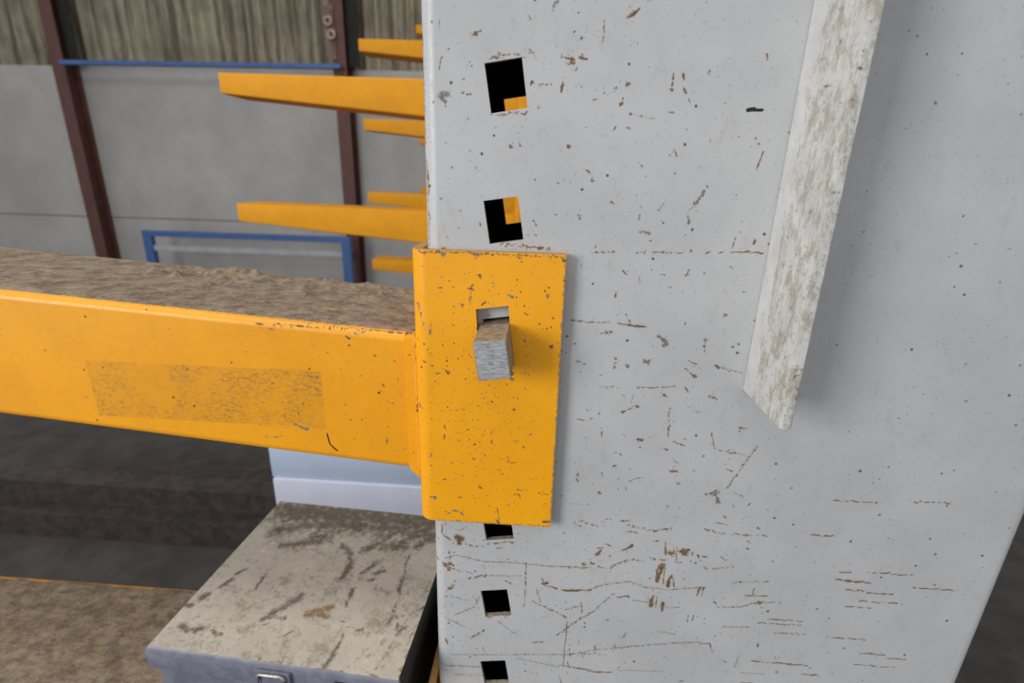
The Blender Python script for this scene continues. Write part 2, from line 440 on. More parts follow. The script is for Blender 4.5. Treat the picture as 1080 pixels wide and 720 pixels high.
COL_MARKS = "Lr0.6 -49.1,18.8 -51.4,10.5;Lr1 -23.9,34.1 -22.5,33.5;Dr0.7 -26.8,32.9 -19.0,36.6;Lo1.1 15.1,46.1 17.3,43.1;Do0.9 -10.3,19.9 9.6,21.4;Do1.3 16.5,24.6 22.4,18.5;Lr0.8 40.7,19.9 50.6,18.8;Lr1.1 47.9,17.5 50.0,17.5;Lr0.7 54.8,19.5 60.4,18.9;Lr0.6 56.0,22.0 56.1,20.8;Dr0.7 45.2,15.0 50.7,16.3;Dr0.6 24.6,0.6 34.6,1.4;Lr0.8 42.5,0.9 41.9,-1.1;Lr0.8 19.4,3.1 18.8,0.5;Lr0.7 49.4,36.7 49.5,36.1;Lr0.6 55.2,33.1 54.6,31.9;Dr0.6 -34.1,-6.2 -26.8,-6.1;Do1.1 -11.2,-21.1 16.6,-18.6;Lr1.2 49.3,-41.8 50.8,-41.7;Lr1.1 4.0,-42.1 4.8,-44.8;Lo0.9 11.4,-39.8 11.5,-42.6;Lr0.6 -32.6,4.3 -32.6,3.7;Lo0.7 -29.0,-22.8 -29.0,-23.5;Lr0.5 24.5,-15.1 25.2,-15.1;Lo0.6 -50.7,43.7 -50.9,37.6;Lr0.5 -44.0,24.0 -43.2,24.0;Lr0.5 56.7,0.5 56.8,-0.2;Lr0.8 43.0,3.5 42.0,-3.7;Lr0.6 52.4,11.9 51.8,11.3;Dr0.7 70.2,44.1 70.7,30.2;Lo1.5 87.1,46.1 91.4,49.6;Lr1 88.4,46.7 95.3,51.4;Lr0.9 54.1,19.5 59.7,18.3;Dr0.9 123.9,10.4 124.7,-1.7;Lr0.8 130.9,9.8 132.1,6.1;Lr1 132.0,1.0 134.7,-3.5;Lr0.8 137.2,-6.7 139.0,-9.9;Lr1.1 90.5,2.9 92.7,1.7;Lr1.1 88.1,-8.8 87.6,-11.4;Lr0.8 94.6,-17.2 96.1,-18.5;Do0.6 97.6,-19.1 114.9,-20.8;Lo0.8 124.3,-16.0 127.9,-16.6;Lr0.7 84.7,-27.4 84.2,-29.4;Lo0.9 94.2,-27.9 96.4,-28.5;Lr0.7 149.2,12.0 150.6,12.0;Lo0.8 66.6,-7.8 68.1,-8.5;Lr0.6 74.8,-3.8 74.1,-3.8;Lr0.6 82.4,-0.4 83.1,-0.4;Lr0.5 131.1,-42.0 134.0,-47.5;Lr0.6 193.9,-36.6 194.7,-37.3;Lr0.5 177.7,-32.9 179.0,-32.2;Lr0.5 157.3,-34.0 157.7,-36.7;Lk1.5 182.2,-13.7 186.3,-12.9;Lk1.1 186.4,-13.6 192.6,-13.5;Lr0.9 189.4,23.6 190.1,19.9;Lr0.5 55.3,32.5 54.7,31.3;Lr0.55 198.5,-42.6 195.8,-55.7;Lr0.9 64.5,-58.9 69.2,-61.7;Lg1.1 69.4,-64.5 70.4,-67.4;Lr0.8 86.6,-82.2 89.0,-84.3;Lr0.5 107.0,-54.4 108.6,-55.7;Lg1.4 61.6,-93.3 63.3,-96.2;Lr0.5 110.2,-91.8 109.9,-96.3;Lo1.6 110.9,-106.1 119.3,-106.6;Lr0.6 120.0,-112.7 121.5,-112.6;Dg1 160.2,-69.3 153.7,-80.3 147.6,-90.7;Dg0.8 147.6,-90.7 150.1,-98.1;Dr0.7 73.0,-123.5 92.4,-122.9;Dr0.6 111.0,-122.2 117.9,-122.0;Lr0.7 124.1,-121.8 132.5,-121.5;Dr0.8 132.5,-121.5 149.4,-121.7;Lr0.8 153.0,-120.0 154.6,-120.0;Lr0.8 166.8,-120.3 169.1,-120.2;Lr0.5 176.7,-120.0 180.4,-119.8;Lr0.8 187.2,-119.6 200.8,-119.1;Lr0.6 200.8,-119.1 212.1,-119.5;Lr0.35 188.3,-107.4 186.7,-116.6;Lr0.8 204.3,-109.1 203.3,-112.2;Lr0.9 100.8,-137.6 104.3,-141.4;Lr0.4 114.7,-142.6 115.9,-147.4;Lr0.7 132.3,-139.6 135.5,-140.3;Lr0.8 155.8,-134.8 153.4,-140.4;Lr0.7 187.5,-131.2 189.9,-131.9;Lr0.6 201.6,-151.4 202.5,-152.1;Lo0.7 194.8,-138.1 195.6,-138.8;Lr0.5 142.9,-149.6 140.7,-150.5;Lr0.4 167.6,-136.7 167.1,-138.3;Lo0.6 96.2,-156.3 97.8,-156.3;Lr0.5 129.0,-98.0 129.8,-98.7;Lo0.6 128.6,-81.7 124.9,-88.4;Lo0.6 107.2,-85.3 111.1,-86.6;Lr0.9 61.0,-182.1 69.2,-183.4;Dr0.8 69.2,-183.4 80.7,-183.8;Dr0.6 83.1,-183.7 93.7,-183.2;Lr0.8 100.3,-183.8 111.7,-185.0;Lr1 111.7,-185.0 125.6,-186.1;Lr0.7 106.7,-175.0 107.8,-177.5;Lr0.7 109.6,-180.0 111.5,-182.4;Dr0.9 87.2,-192.9 98.5,-191.6;Lr0.9 94.4,-191.8 96.9,-191.6;Lg2.3 137.0,-193.3 144.2,-199.9;Lg2 141.3,-195.7 143.6,-201.6;Lg1.9 126.4,-216.6 131.6,-218.1;Lg1.2 111.3,-222.7 113.8,-222.6;Dr0.9 102.2,-215.1 101.5,-225.0;Lr0.7 97.1,-157.9 96.6,-160.4;Lr0.7 64.7,-202.7 65.7,-204.4;Lr0.5 89.4,-232.0 90.4,-232.9;Lr0.7 189.2,-171.5 191.8,-173.1;Lr0.7 190.3,-189.2 192.7,-189.0;Dr0.6 92.1,-243.8 101.4,-243.3;Dr0.7 122.5,-243.1 154.9,-240.5;Lr1 154.6,-237.8 158.3,-240.3;Lr0.5 164.8,-239.1 168.9,-245.3;Lr0.9 188.2,-218.0 191.2,-221.4;Dr0.5 193.5,-220.4 212.8,-223.9;Do0.9 162.5,-222.0 174.4,-230.4;Lr0.7 169.9,-227.9 172.7,-230.4;Lr0.7 172.7,-217.9 164.9,-214.7;Lr1 147.5,-248.3 149.4,-250.1;Lo1 121.4,-248.8 121.1,-254.4;Do0.8 110.5,-250.3 114.3,-254.8;Dr1 111.3,-268.3 125.2,-260.8;Lr1 124.3,-260.9 126.9,-261.7;Lr0.5 71.3,-277.3 79.1,-277.9;Lr0.7 83.3,-275.7 85.9,-275.5;Lr0.7 79.3,-267.2 82.0,-269.0;Do1 171.4,-257.3 180.2,-266.3;Dr0.7 154.1,-261.1 156.7,-289.9;Lr0.8 219.1,-277.4 225.9,-278.0;Dr0.6 187.7,-248.0 195.5,-250.4;Lr0.5 175.1,-195.0 176.1,-195.8;Lo0.7 177.2,-192.3 177.7,-207.0;Lr0.6 175.1,-200.2 176.9,-201.8;Dg0.8 68.3,-219.4 75.3,-222.7;Lr1.1 129.5,-294.5 133.9,-295.3;Lr0.7 131.1,-302.4 133.9,-303.3;Lr1 154.0,-303.0 157.5,-303.8;Lr0.8 113.4,-310.6 115.4,-312.5;Lr0.8 108.5,-325.3 112.0,-324.0;Lr1 74.5,-341.2 77.4,-344.1;Lr0.6 76.0,-335.8 76.1,-337.9;Lr0.9 97.4,-354.5 99.3,-356.6;Lr0.8 94.9,-289.7 96.2,-294.6;Lr0.6 115.1,-290.5 117.0,-292.3;Lr0.6 115.0,-337.4 116.1,-339.4;Dr0.7 161.6,-294.6 172.6,-298.8;Lr0.45 194.6,-283.7 200.4,-300.1;Dr0.7 199.6,-300.2 228.8,-305.3;Dr0.65 238.1,-294.8 217.3,-341.9;Lr0.9 214.1,-321.4 219.6,-323.1;Lr0.9 163.9,-326.8 170.0,-326.4;Do0.7 163.1,-313.5 170.8,-319.1;Lr0.8 169.8,-338.9 172.7,-340.8;Lr0.6 183.0,-324.5 185.6,-324.3;Lg2.8 204.0,-348.1 212.6,-346.5;Lg2.2 208.9,-351.0 212.6,-358.2;Lr0.6 164.9,-364.9 166.1,-367.0;Lr0.6 240.5,-359.4 241.9,-357.2;Lr0.5 226.4,-360.4 227.3,-360.4;Do0.7 94.4,-283.8 97.6,-290.5;Do0.6 101.0,-299.3 106.1,-298.0;Dr0.5 125.1,-339.8 138.1,-334.8;Lr0.5 98.3,-332.2 101.4,-337.2;Lr0.5 122.1,-346.4 124.3,-350.5;Do0.6 70.7,-369.5 88.3,-369.3;Dr0.5 223.2,-345.7 234.5,-350.2;Do1 83.2,-388.6 101.4,-394.0;Lr0.6 75.9,-392.5 83.6,-395.3;Dr0.6 106.2,-384.6 112.7,-384.1;Lr0.7 122.1,-385.7 130.4,-385.0;Dr0.9 130.0,-390.7 155.6,-395.5 171.7,-390.9;Lr0.7 128.8,-397.5 139.3,-399.0;Lr0.5 211.6,-381.2 224.5,-382.4;Do1.2 204.6,-389.5 221.7,-393.8 249.7,-392.7;Lr0.8 203.5,-388.4 208.4,-390.3;Lr0.7 219.4,-372.9 222.4,-374.9;Lr0.7 253.6,-383.5 255.7,-385.6;Lr0.7 246.5,-400.8 248.2,-399.6;Lr0.8 259.6,-392.0 264.2,-392.7;Lr1.6 101.2,-427.5 105.5,-422.4;Lr1 101.6,-420.4 107.2,-418.8;Lr1.2 109.6,-414.0 115.5,-417.0;Lr1.6 127.4,-421.9 131.9,-419.2;Lr1.6 132.6,-416.8 137.1,-415.2;Lr0.9 168.1,-407.0 170.0,-423.1;Lr1.9 171.5,-419.5 177.3,-421.3;Lr0.5 177.3,-413.2 178.4,-422.4;Lr0.5 180.0,-413.0 181.1,-429.2;Lr2.7 186.2,-417.1 190.8,-416.7;Lr1.7 185.8,-421.8 192.5,-422.4;Lr0.8 196.5,-417.4 196.3,-423.3;Lr0.9 201.6,-420.5 203.0,-423.9;Lr1 206.3,-421.3 210.0,-421.0;Dr0.8 156.1,-408.0 160.6,-406.5;Lr1.9 167.7,-435.0 165.5,-458.1;Lr1.9 164.8,-435.3 164.4,-457.0;Lr0.6 171.3,-433.6 171.5,-460.0;Lr1.7 178.8,-448.5 177.5,-461.9;Lr0.7 179.6,-447.2 183.4,-462.6;Dr1 154.5,-427.9 161.4,-429.7;Lr0.8 180.5,-431.6 187.0,-431.1;Lr1 165.1,-429.3 169.9,-430.1;Lr1.4 87.7,-440.5 90.6,-441.5;Lr1.3 96.3,-439.8 100.2,-439.5;Do1.1 74.5,-446.4 117.9,-444.0;Dr0.9 117.7,-441.6 131.3,-433.3 138.8,-431.5;Dr0.6 141.7,-432.5 149.3,-431.8;Lr1.3 48.2,-470.8 53.1,-469.1;Lr1.2 49.2,-470.7 63.3,-475.7;Lr1.5 68.3,-476.5 98.8,-473.8;Dr0.6 100.6,-471.1 114.8,-464.9 138.6,-459.2 153.8,-465.2 178.1,-466.8 215.6,-459.8;Lr1.2 209.0,-460.4 207.7,-471.6;Lr1.2 213.7,-460.0 212.4,-471.2;Dr0.7 81.0,-521.6 103.0,-502.6 122.7,-476.7;Lr1.2 127.0,-481.3 138.6,-479.0;Lr1.7 163.6,-475.5 161.3,-489.6;Lr0.6 167.5,-475.2 167.4,-491.5;Lr1.5 174.3,-483.3 174.8,-495.9;Lr0.35 143.0,-483.6 160.7,-484.6;Lr0.35 179.0,-490.5 192.4,-488.0;Lr0.8 202.4,-497.2 202.6,-506.2;Lr0.8 208.2,-496.7 207.3,-504.4;Lr1 224.9,-477.5 229.2,-480.8;Dr0.7 230.7,-484.5 252.6,-482.4 265.9,-476.2 271.3,-474.5;Lr0.9 266.8,-476.2 272.7,-476.9;Lr0.6 272.7,-476.9 274.5,-481.7;Lr0.7 254.9,-467.4 278.2,-465.3;Lr0.6 262.6,-456.9 263.3,-466.6;Dr0.7 240.9,-451.5 275.0,-447.4;Dr0.5 239.5,-510.4 266.5,-507.8;Do0.7 209.1,-434.0 213.5,-438.3;Do1 217.0,-436.9 239.8,-432.6;Dr0.5 224.0,-421.0 230.2,-425.2;Dr0.6 81.6,-564.9 112.0,-554.9 152.2,-545.4 191.7,-537.5 218.2,-533.5;Lr0.7 218.4,-534.8 230.4,-534.9;Lr0.7 230.4,-534.9 233.9,-545.3;Lr0.8 105.1,-587.7 130.2,-586.5;Dr0.8 87.0,-584.0 103.9,-585.0;Dr0.4 172.8,-522.0 192.2,-525.4;Lr0.6 137.9,-534.7 140.3,-527.8;Lg1.2 241.4,-555.4 250.9,-558.5;Dr0.5 262.5,-549.2 260.9,-564.3;Lr0.7 278.4,-526.2 281.2,-536.5;Dr0.3 135.0,-581.8 186.6,-579.1;Lr0.3 267.2,-572.0 295.4,-571.8;Lr0.7 204.6,-591.3 209.7,-590.8;Lr0.6 108.4,-548.5 110.0,-555.1;Lr0.5 129.7,-545.0 130.2,-550.4;Lr0.4 95.1,-563.5 98.5,-568.7;Lr0.8 -57.0,-402.5 -57.2,-414.2;Lr0.8 -57.2,-414.2 -47.5,-422.8;Lr3 -41.6,-417.7 -36.7,-419.6;Lr2.2 -42.6,-422.5 -36.7,-423.2;Dr0.8 -33.8,-426.5 -13.2,-427.2;Lr0.7 -0.4,-428.6 5.4,-426.9;Dr0.5 -40.5,-410.6 -31.7,-405.3;Lr0.45 -53.8,-444.9 -41.8,-440.3 -14.0,-446.5 15.6,-445.3 35.3,-446.1 55.0,-446.8 93.8,-444.8;Dr1.3 -63.9,-450.6 -42.9,-452.6;Dr1.1 -48.7,-434.8 -51.1,-463.1;Dr1.2 -58.0,-455.0 -46.0,-459.0;Do1.2 -44.0,-458.8 -23.9,-464.5;Dr1 -29.9,-470.0 -11.9,-464.7;Dr0.5 -11.9,-464.7 26.0,-461.5;Lr1.1 9.2,-469.1 15.3,-472.4;Dr0.6 30.4,-444.0 30.4,-504.1;Do1.3 -50.4,-485.7 -43.1,-474.9;Lr1.2 -52.4,-487.1 -48.3,-484.2;Do1 -54.6,-495.0 -29.0,-499.2;Lr1 -21.8,-497.2 -19.7,-500.9;Lr0.7 46.8,-462.2 49.0,-466.9;Dr0.9 39.1,-494.3 78.5,-514.0;Lr0.5 76.8,-518.1 76.5,-585.1;Dr0.8 66.7,-539.0 90.6,-512.8;Dr0.6 2.1,-525.2 21.2,-540.8;Dr0.9 -25.9,-550.8 -12.3,-538.6;Lr1.2 -54.5,-555.0 -53.6,-563.2;Dr0.8 39.2,-551.2 52.7,-549.9;Dr0.5 -50.6,-578.4 81.6,-564.9;Lr0.5 -14.2,-563.5 -12.0,-571.6;Lr0.35 24.3,-576.4 72.2,-584.1;Dr0.5 -65.0,-595.6 -17.2,-593.5;Dr0.4 -45.5,-608.1 -12.8,-606.0;Do1.4 -11.4,-519.8 17.4,-515.8;Dr0.7 -11.2,-423.5 17.9,-418.9;Lr0.5 81.0,-555.3 83.9,-567.4;Lr0.5 80.1,-574.8 83.8,-584.3;Dr0.7 96.0,-562.0 122.8,-560.7;Dr0.5 -44.6,-520.3 -23.8,-507.8;Dr0.6 -57.2,-524.1 -34.3,-536.7;Dr0.5 72.1,-581.3 125.0,-587.1;Lr0.9 72.9,-596.9 75.7,-608.2;Dr0.6 42.4,-476.3 47.2,-494.9;Do0.9 73.8,-502.7 89.4,-494.9;Lr0.5 90.0,-489.7 92.1,-504.9;Do0.7 -23.8,-509.1 -15.7,-487.7;Lr0.9 -62.9,-61.3 -62.4,-70.0;Lr0.7 -62.4,-71.5 -61.9,-81.8;Lr0.9 -62.3,-96.2 -61.7,-100.7;Dr0.45 -64.2,-52.0 -63.1,-123.4;Dr0.45 -65.1,37.4 -64.6,-41.4;Lg2.6 -53.3,-7.2 -46.6,-7.1;Lg1.3 -50.3,-9.1 -46.7,-13.0;Do1.2 -2.1,-119.0 39.2,-122.3;Dr1.1 15.4,-120.8 35.2,-121.7;Lr0.8 24.8,-98.9 27.3,-103.4;Lr0.6 -19.7,-101.8 -18.9,-104.8;Lr0.5 26.1,-110.3 27.7,-111.8;Dr0.5 -59.9,-127.3 -48.5,-124.5;Dg1 -13.2,18.0 -6.0,19.4;Dg0.8 32.9,49.2 36.0,55.1;Lg0.6 34.6,55.1 32.2,49.2"
BRK_MARKS = "Dr0.5 51.8,-130.2 52.1,-251.8;Dr0.5 52.1,-251.8 51.9,-384.9;Lg1.2 -72.3,-170.2 -70.7,-171.8;Lg1.3 -70.7,-171.8 -68.6,-181.8;Lg1.3 -68.7,-186.0 -65.6,-193.5;Lg1.2 -59.6,-184.8 -61.5,-196.8;Lg1.4 -51.0,-126.1 -47.1,-127.5;Lg1.2 -27.5,-126.0 -19.6,-127.3;Lr0.7 -22.0,-129.0 -21.2,-130.5;Lg1.4 4.4,-158.9 10.0,-161.1;Lr1 -67.6,-126.6 -62.9,-127.3;Lr0.9 13.0,-127.0 15.4,-129.2;Lr1.3 50.1,-128.0 51.7,-129.5;Dr0.7 -69.9,-126.0 -22.8,-125.1;Dr0.7 -22.8,-125.9 52.3,-126.4;Lr0.9 -18.8,-143.8 -17.2,-145.3;Lg1.9 -64.1,-362.9 -59.5,-364.7;Lg1.4 -74.8,-266.3 -72.2,-268.0;Dg1 -50.5,-381.5 -42.9,-377.7 -33.6,-380.3;Dg1 11.8,-297.0 20.5,-296.5;Dr0.6 -58.1,-388.8 52.0,-388.2;Lr1.2 0.0,-386.6 2.8,-386.4;Lr1.2 45.3,-383.2 50.8,-382.8;Lr1 -63.8,-313.7 -63.0,-318.7;Lr0.6 -49.7,-284.1 -49.8,-287.0;Lr0.9 -7.1,-257.8 -6.2,-258.7;Lr0.9 13.5,-263.2 14.4,-265.0;Lr0.6 15.8,-253.7 16.7,-253.7;Lr0.5 19.8,-272.3 20.7,-272.3;Lr0.7 -29.5,-287.7 -27.8,-287.6;Lr0.9 -22.5,-303.1 -21.6,-302.0;Lr0.6 -6.7,-288.3 -6.7,-289.3;Lr0.8 -6.6,-296.2 -5.7,-300.0;Lr0.7 -12.7,-313.5 -11.8,-313.4;Lr0.9 -23.4,-317.2 -21.6,-318.1;Lr0.6 -36.7,-299.0 -35.8,-298.9;Lr0.6 -44.1,-322.6 -44.1,-323.6;Lr0.9 -53.2,-329.4 -49.6,-330.2;Lr0.7 -52.6,-341.8 -49.8,-341.6;Lr1 -18.8,-346.9 -16.9,-348.9;Lr1 3.6,-329.7 4.6,-332.8;Lr0.8 19.6,-354.8 21.4,-353.6;Lr0.6 11.7,-367.2 12.6,-367.1;Lr0.5 10.6,-320.1 16.8,-318.7;Lr0.35 28.0,-336.4 34.3,-336.0;Lr0.35 42.1,-352.2 49.3,-351.7;Lr0.8 -36.2,-360.9 -34.4,-361.8;Lr0.5 -22.4,-361.0 -21.5,-360.9;Lr0.6 29.0,-289.1 29.9,-289.0;Lr0.7 -50.8,-292.9 -50.0,-298.8;Lr0.6 23.3,-302.2 24.3,-303.1;Lr0.7 -61.9,-278.0 -61.1,-279.9;Lr0.5 -0.2,-370.2 2.8,-384.2;Lr0.6 -33.8,-266.8 -31.2,-267.6;Lr0.5 -52.1,-268.8 -52.1,-269.7;Lr0.7 -25.9,-162.6 -25.9,-164.2;Lr0.8 -33.2,-169.4 -31.6,-171.0;Lr0.7 -28.3,-155.3 -22.7,-156.7;Lr0.7 -53.2,-156.3 -50.0,-155.4;Lr0.8 38.5,-158.4 38.6,-160.8;Lr0.6 38.9,-151.9 40.5,-151.9;Lr0.6 20.9,-175.4 22.5,-175.4;Lr1.2 43.0,-202.3 45.5,-203.9;Lr0.9 20.8,-199.1 22.5,-199.8;Lr0.6 -68.1,-221.7 -64.8,-223.3;Lr0.6 -62.0,-214.3 -61.2,-215.1;Lr0.7 -56.6,-233.7 -53.1,-232.6;Lr1 -48.0,-229.6 -46.3,-233.2;Lr0.6 -16.2,-169.5 -12.2,-166.1;Lr0.6 43.4,-177.8 45.0,-178.6;Lr0.5 -6.8,-149.7 -6.1,-149.7;Dr0.6 -24.3,-152.0 -26.7,-166.7;Lr0.6 -9.9,-241.3 -8.1,-243.0;Lr0.5 29.4,-275.6 30.2,-275.5"
ARM_MARKS = "Lr0.9 -226.8,-199.2 -219.7,-199.8;Lr0.9 -202.4,-196.3 -197.8,-195.3;Lr0.9 -154.9,-198.8 -152.2,-198.6;Lr1.2 -118.9,-199.0 -113.7,-199.6;Lr1.1 -143.2,-207.3 -139.9,-209.8;Dr0.8 -225.9,-199.2 -89.5,-203.0;Dg1 -195.0,-201.4 -176.9,-198.8;Dg1 -142.2,-205.4 -124.5,-203.7;Lg1 -213.9,-203.2 -209.5,-203.9;Lr0.8 -117.9,-224.4 -115.3,-225.2;Lr0.9 -99.5,-229.1 -97.0,-230.9;Lr0.6 -132.8,-246.8 -131.0,-245.8;Lr0.9 -149.6,-275.1 -147.0,-276.9;Lr0.6 -112.4,-252.5 -109.0,-255.2;Lr0.6 -133.1,-290.2 -134.2,-292.3;Lr0.6 -145.4,-291.9 -143.6,-292.8;Lr0.7 -108.5,-296.9 -106.7,-298.8;Lr0.5 -112.9,-261.2 -112.0,-261.2;Lr0.5 -161.6,-223.7 -160.8,-224.6;Lr0.6 -149.6,-286.1 -148.7,-287.0;Lr0.5 -108.0,-270.8 -100.8,-273.3;Lr0.5 -96.8,-245.9 -96.0,-248.8;Lr0.5 -143.3,-313.4 -141.4,-313.3;Lr0.6 -110.6,-318.7 -109.2,-310.3;Dr0.6 -232.5,-316.7 -214.9,-314.6;Lr0.8 -242.4,-339.8 -235.9,-335.1;Lk0.75 -169.4,-308.7 -168.5,-314.9 -167.6,-320.1;Lk0.8 -167.6,-320.1 -164.1,-324.2 -160.5,-327.1;Lg1.1 -199.1,-302.2 -188.2,-306.7;Dg0.9 -201.8,-300.3 -187.0,-304.6;Rs0.6 -401.4,-243.9 -169.8,-302.5;Ls0.5 -232.1,-244.2 -181.5,-242.6;Ds0.7 -240.5,-304.6 -168.9,-303.5;Lr0.5 -220.0,-257.2 -215.4,-257.9;Lr0.6 -230.3,-278.5 -228.5,-279.4;Do0.8 -189.5,-257.5 -173.3,-261.5;Do0.8 -184.0,-267.0 -172.1,-267.4;Do0.8 -186.6,-247.7 -173.1,-249.9;Do0.7 -210.5,-293.6 -198.6,-272.8;Dr0.6 -245.1,-337.8 -215.9,-339.2;Dr0.5 -216.1,-340.3 -90.9,-344.1;Dr0.4 -196.5,-295.9 -195.0,-282.6"
BOX_MARKS_SHADE = "Rs9 -366.5,235.2 -76.6,182.1;Rs6 -283.7,168.5 -246.9,147.9;Ls5 -230.2,143.7 -214.2,130.2 -205.1,109.5 -206.8,87.5;Ls2.5 -187.7,50.6 -187.8,70.1 -184.0,40.9;Ls2.5 -132.7,143.3 -129.5,88.0 -127.2,46.0;Ls2 -127.2,46.0 -125.3,16.4;Ls5 -258.4,34.3 -246.0,52.8;Ls5 -274.4,16.5 -258.4,34.3;Ds2.5 -268.9,6.5 -251.7,21.2;Ls3 -179.1,-41.1 -174.7,-21.9;Ls2.5 -174.7,-21.9 -174.4,4.5;Ls10 -172.2,149.2 -144.7,147.9;Ls4 -186.7,94.2 -169.0,118.1;Ds4 -170.6,84.3 -162.2,104.9;Ls2 -243.2,-6.4 -230.0,4.8;Ds2 -182.9,20.5 -149.0,4.2;Ls2 -307.8,59.3 -308.5,83.1;Lo5 -226.5,26.1 -202.1,39.3;Lo4 -221.6,30.6 -202.1,25.5;Do2.5 -253.1,-37.5 -178.6,-42.1;Do2.5 -178.6,-42.1 -116.7,-45.3;Do2 -94.8,-15.0 -95.5,-42.5;Do3 -96.8,-15.2 -97.7,21.4;Ds1.5 -124.3,-37.5 -99.9,48.4;Ds2 -121.1,32.6 -111.3,10.0;Ds2 -125.7,-10.7 -124.4,-1.0;Ls18 -375.3,219.7 -284.9,221.5;Ls18 -284.9,221.5 -126.0,214.0;Ls14 -338.0,163.3 -291.0,184.7;Ls20 -277.1,186.1 -119.2,184.2;Ls9 -310.0,136.2 -268.4,149.8;Ls9 -266.7,146.1 -256.5,171.1;Ls8 -195.4,137.5 -160.6,180.3;Ls10 -130.5,172.9 -147.2,157.3;Ls10 -91.5,186.9 -125.8,153.5;Ds2 -94.2,48.9 -96.5,34.8;Ds4 -370.0,24.5 -337.2,88.8;Ds4 -363.0,-1.7 -312.7,-9.9"  # rear strokes hold grime and the arm's shade together

# ------------------------------------------------------------------ the setting
FZ = -G
bm = bmesh.new(); box(bm, -9, 7, -5, 7, FZ-.1, FZ)
tag(from_bm('floor', bm, M['floor']), 'dark dusty concrete floor under the racks', 'floor', kind='structure')
WY = 5.45; WTOP = .965
wall = bpy.data.objects.new('wall_back', None); COLL.objects.link(wall); wall.location = (-2, WY, 0)
tag(wall, 'back wall of grey concrete panels with weathered corrugated cladding above', 'wall', kind='structure')
POSTS = (-5.2, -2.135, 1.1, 4.25)
xs_ = (-8.35,) + POSTS + (7.4,)
for a, b in zip(xs_, xs_[1:]):
    for z0, z1 in ((FZ, -.66), (-.66, WTOP)):
        bm = bmesh.new(); box(bm, a+.012, b-.012, WY, WY+.16, z0+.006, z1-.002, .006)
        from_bm('concrete_panel', bm, M['concrete'], wall)
# corrugated sheets
def corrugated(x0, x1, z0, z1, y, pitch=.125, amp=.036):
    bm = bmesh.new(); n = int((x1-x0)/pitch*8)
    pr = [(x0+(x1-x0)*i/n, y-amp*math.cos(2*math.pi*((x1-x0)*i/n)/pitch)) for i in range(n+1)]
    lo = [bm.verts.new((x, yy, z0)) for x, yy in pr]; hi = [bm.verts.new((x, yy, z1)) for x, yy in pr]
    lo2 = [bm.verts.new((x, yy+.007, z0)) for x, yy in pr]; hi2 = [bm.verts.new((x, yy+.007, z1)) for x, yy in pr]
    for i in range(n):
        bm.faces.new((lo[i], lo[i+1], hi[i+1], hi[i])); bm.faces.new((lo2[i+1], lo2[i], hi2[i], hi2[i+1]))
        bm.faces.new((lo2[i], lo2[i+1], lo[i+1], lo[i]))
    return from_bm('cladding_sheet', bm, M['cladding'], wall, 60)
x = -8.3; k = 0
while x < 6.9:
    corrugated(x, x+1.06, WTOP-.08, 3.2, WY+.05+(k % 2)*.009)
    x += 1.0; k += 1

# red steel posts; added dark strips stand for the shaded gap beside them
for i, px in enumerate(POSTS):
    side = ('left of the yellow arms, outside the blue frame', 'standing behind the yellow arms', 'hidden behind the grey column', 'far to the right')[i]
    p = thing('steel_post', (px, WY-.2, FZ), 'dark red steel post of the building ' + side, 'post', 'building posts')
    bm = bmesh.new(); box(bm, px-.07, px+.07, WY-.20, WY-.188, FZ, 3.2); from_bm('flange', bm, M['red'], p)
    bm = bmesh.new(); box(bm, px-.07, px+.07, WY-.03, WY-.018, FZ, 3.2); from_bm('flange', bm, M['red'], p)
    bm = bmesh.new(); box(bm, px-.006, px+.006, WY-.188, WY-.03, FZ, 3.2); from_bm('web', bm, M['red'], p)
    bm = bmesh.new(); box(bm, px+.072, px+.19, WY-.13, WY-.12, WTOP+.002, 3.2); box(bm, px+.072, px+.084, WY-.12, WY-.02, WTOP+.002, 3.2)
    from_bm('gap_shade_strip', bm, M['gap_shade'], p)
    if i == 1:
        bm = bmesh.new()
        prism(bm, [(px-.13, 1.50), (px-.02, 1.50), (px-.02, 1.02), (px-.06, 1.02), (px-.09, 1.25), (px-.13, 1.32)], 'y', WY-.215, WY-.202)
        cl = from_bm('cleat_plate', bm, plain('rust_stained_cleat', (128, 104, 92), (92, 66, 56), .7, 14), p)
        for (cx, cz) in ((px-.075, 1.36), (px-.05, 1.24)):
            bm = bmesh.new(); c = Vector((cx, WY-.235, cz))
            tube(bm, [c + .035*Vector((math.cos(t), 0, math.sin(t))) for t in [2*math.pi*q/16 for q in range(16)]], .011, 8, True)
            from_bm('eye_ring', bm, plain('pale_ring_steel', (214, 196, 184), (160, 120, 104), .5, 40), cl, 40)

# blue rails and trestle by the wall
bm = bmesh.new(); box(bm, -5.1, -2.10, WY-.29, WY-.23, .925, .968, .004)
tag(from_bm('wall_rail', bm, M['blue']), 'blue steel rail running along the top of the concrete wall', 'rail')
r = thing('steel_trestle', (-3.2, WY-.6, FZ), 'blue steel trestle frame standing against the concrete wall', 'frame')
bm = bmesh.new(); box(bm, -4.4, -2.05, WY-.50, WY-.44, -.80, -.74, .004); from_bm('top_rail', bm, M['blue'], r)
bm = bmesh.new(); box(bm, -4.4, -2.12, WY-.48, WY-.45, -.96, -.90, .004); from_bm('lower_rail', bm, M['far_grey'], r)
for xa in (-2.15, -4.4):
    bm = bmesh.new(); box(bm, xa, xa+.1, WY-.50, WY-.44, FZ, -.80, .004); from_bm('leg', bm, M['blue'], r)

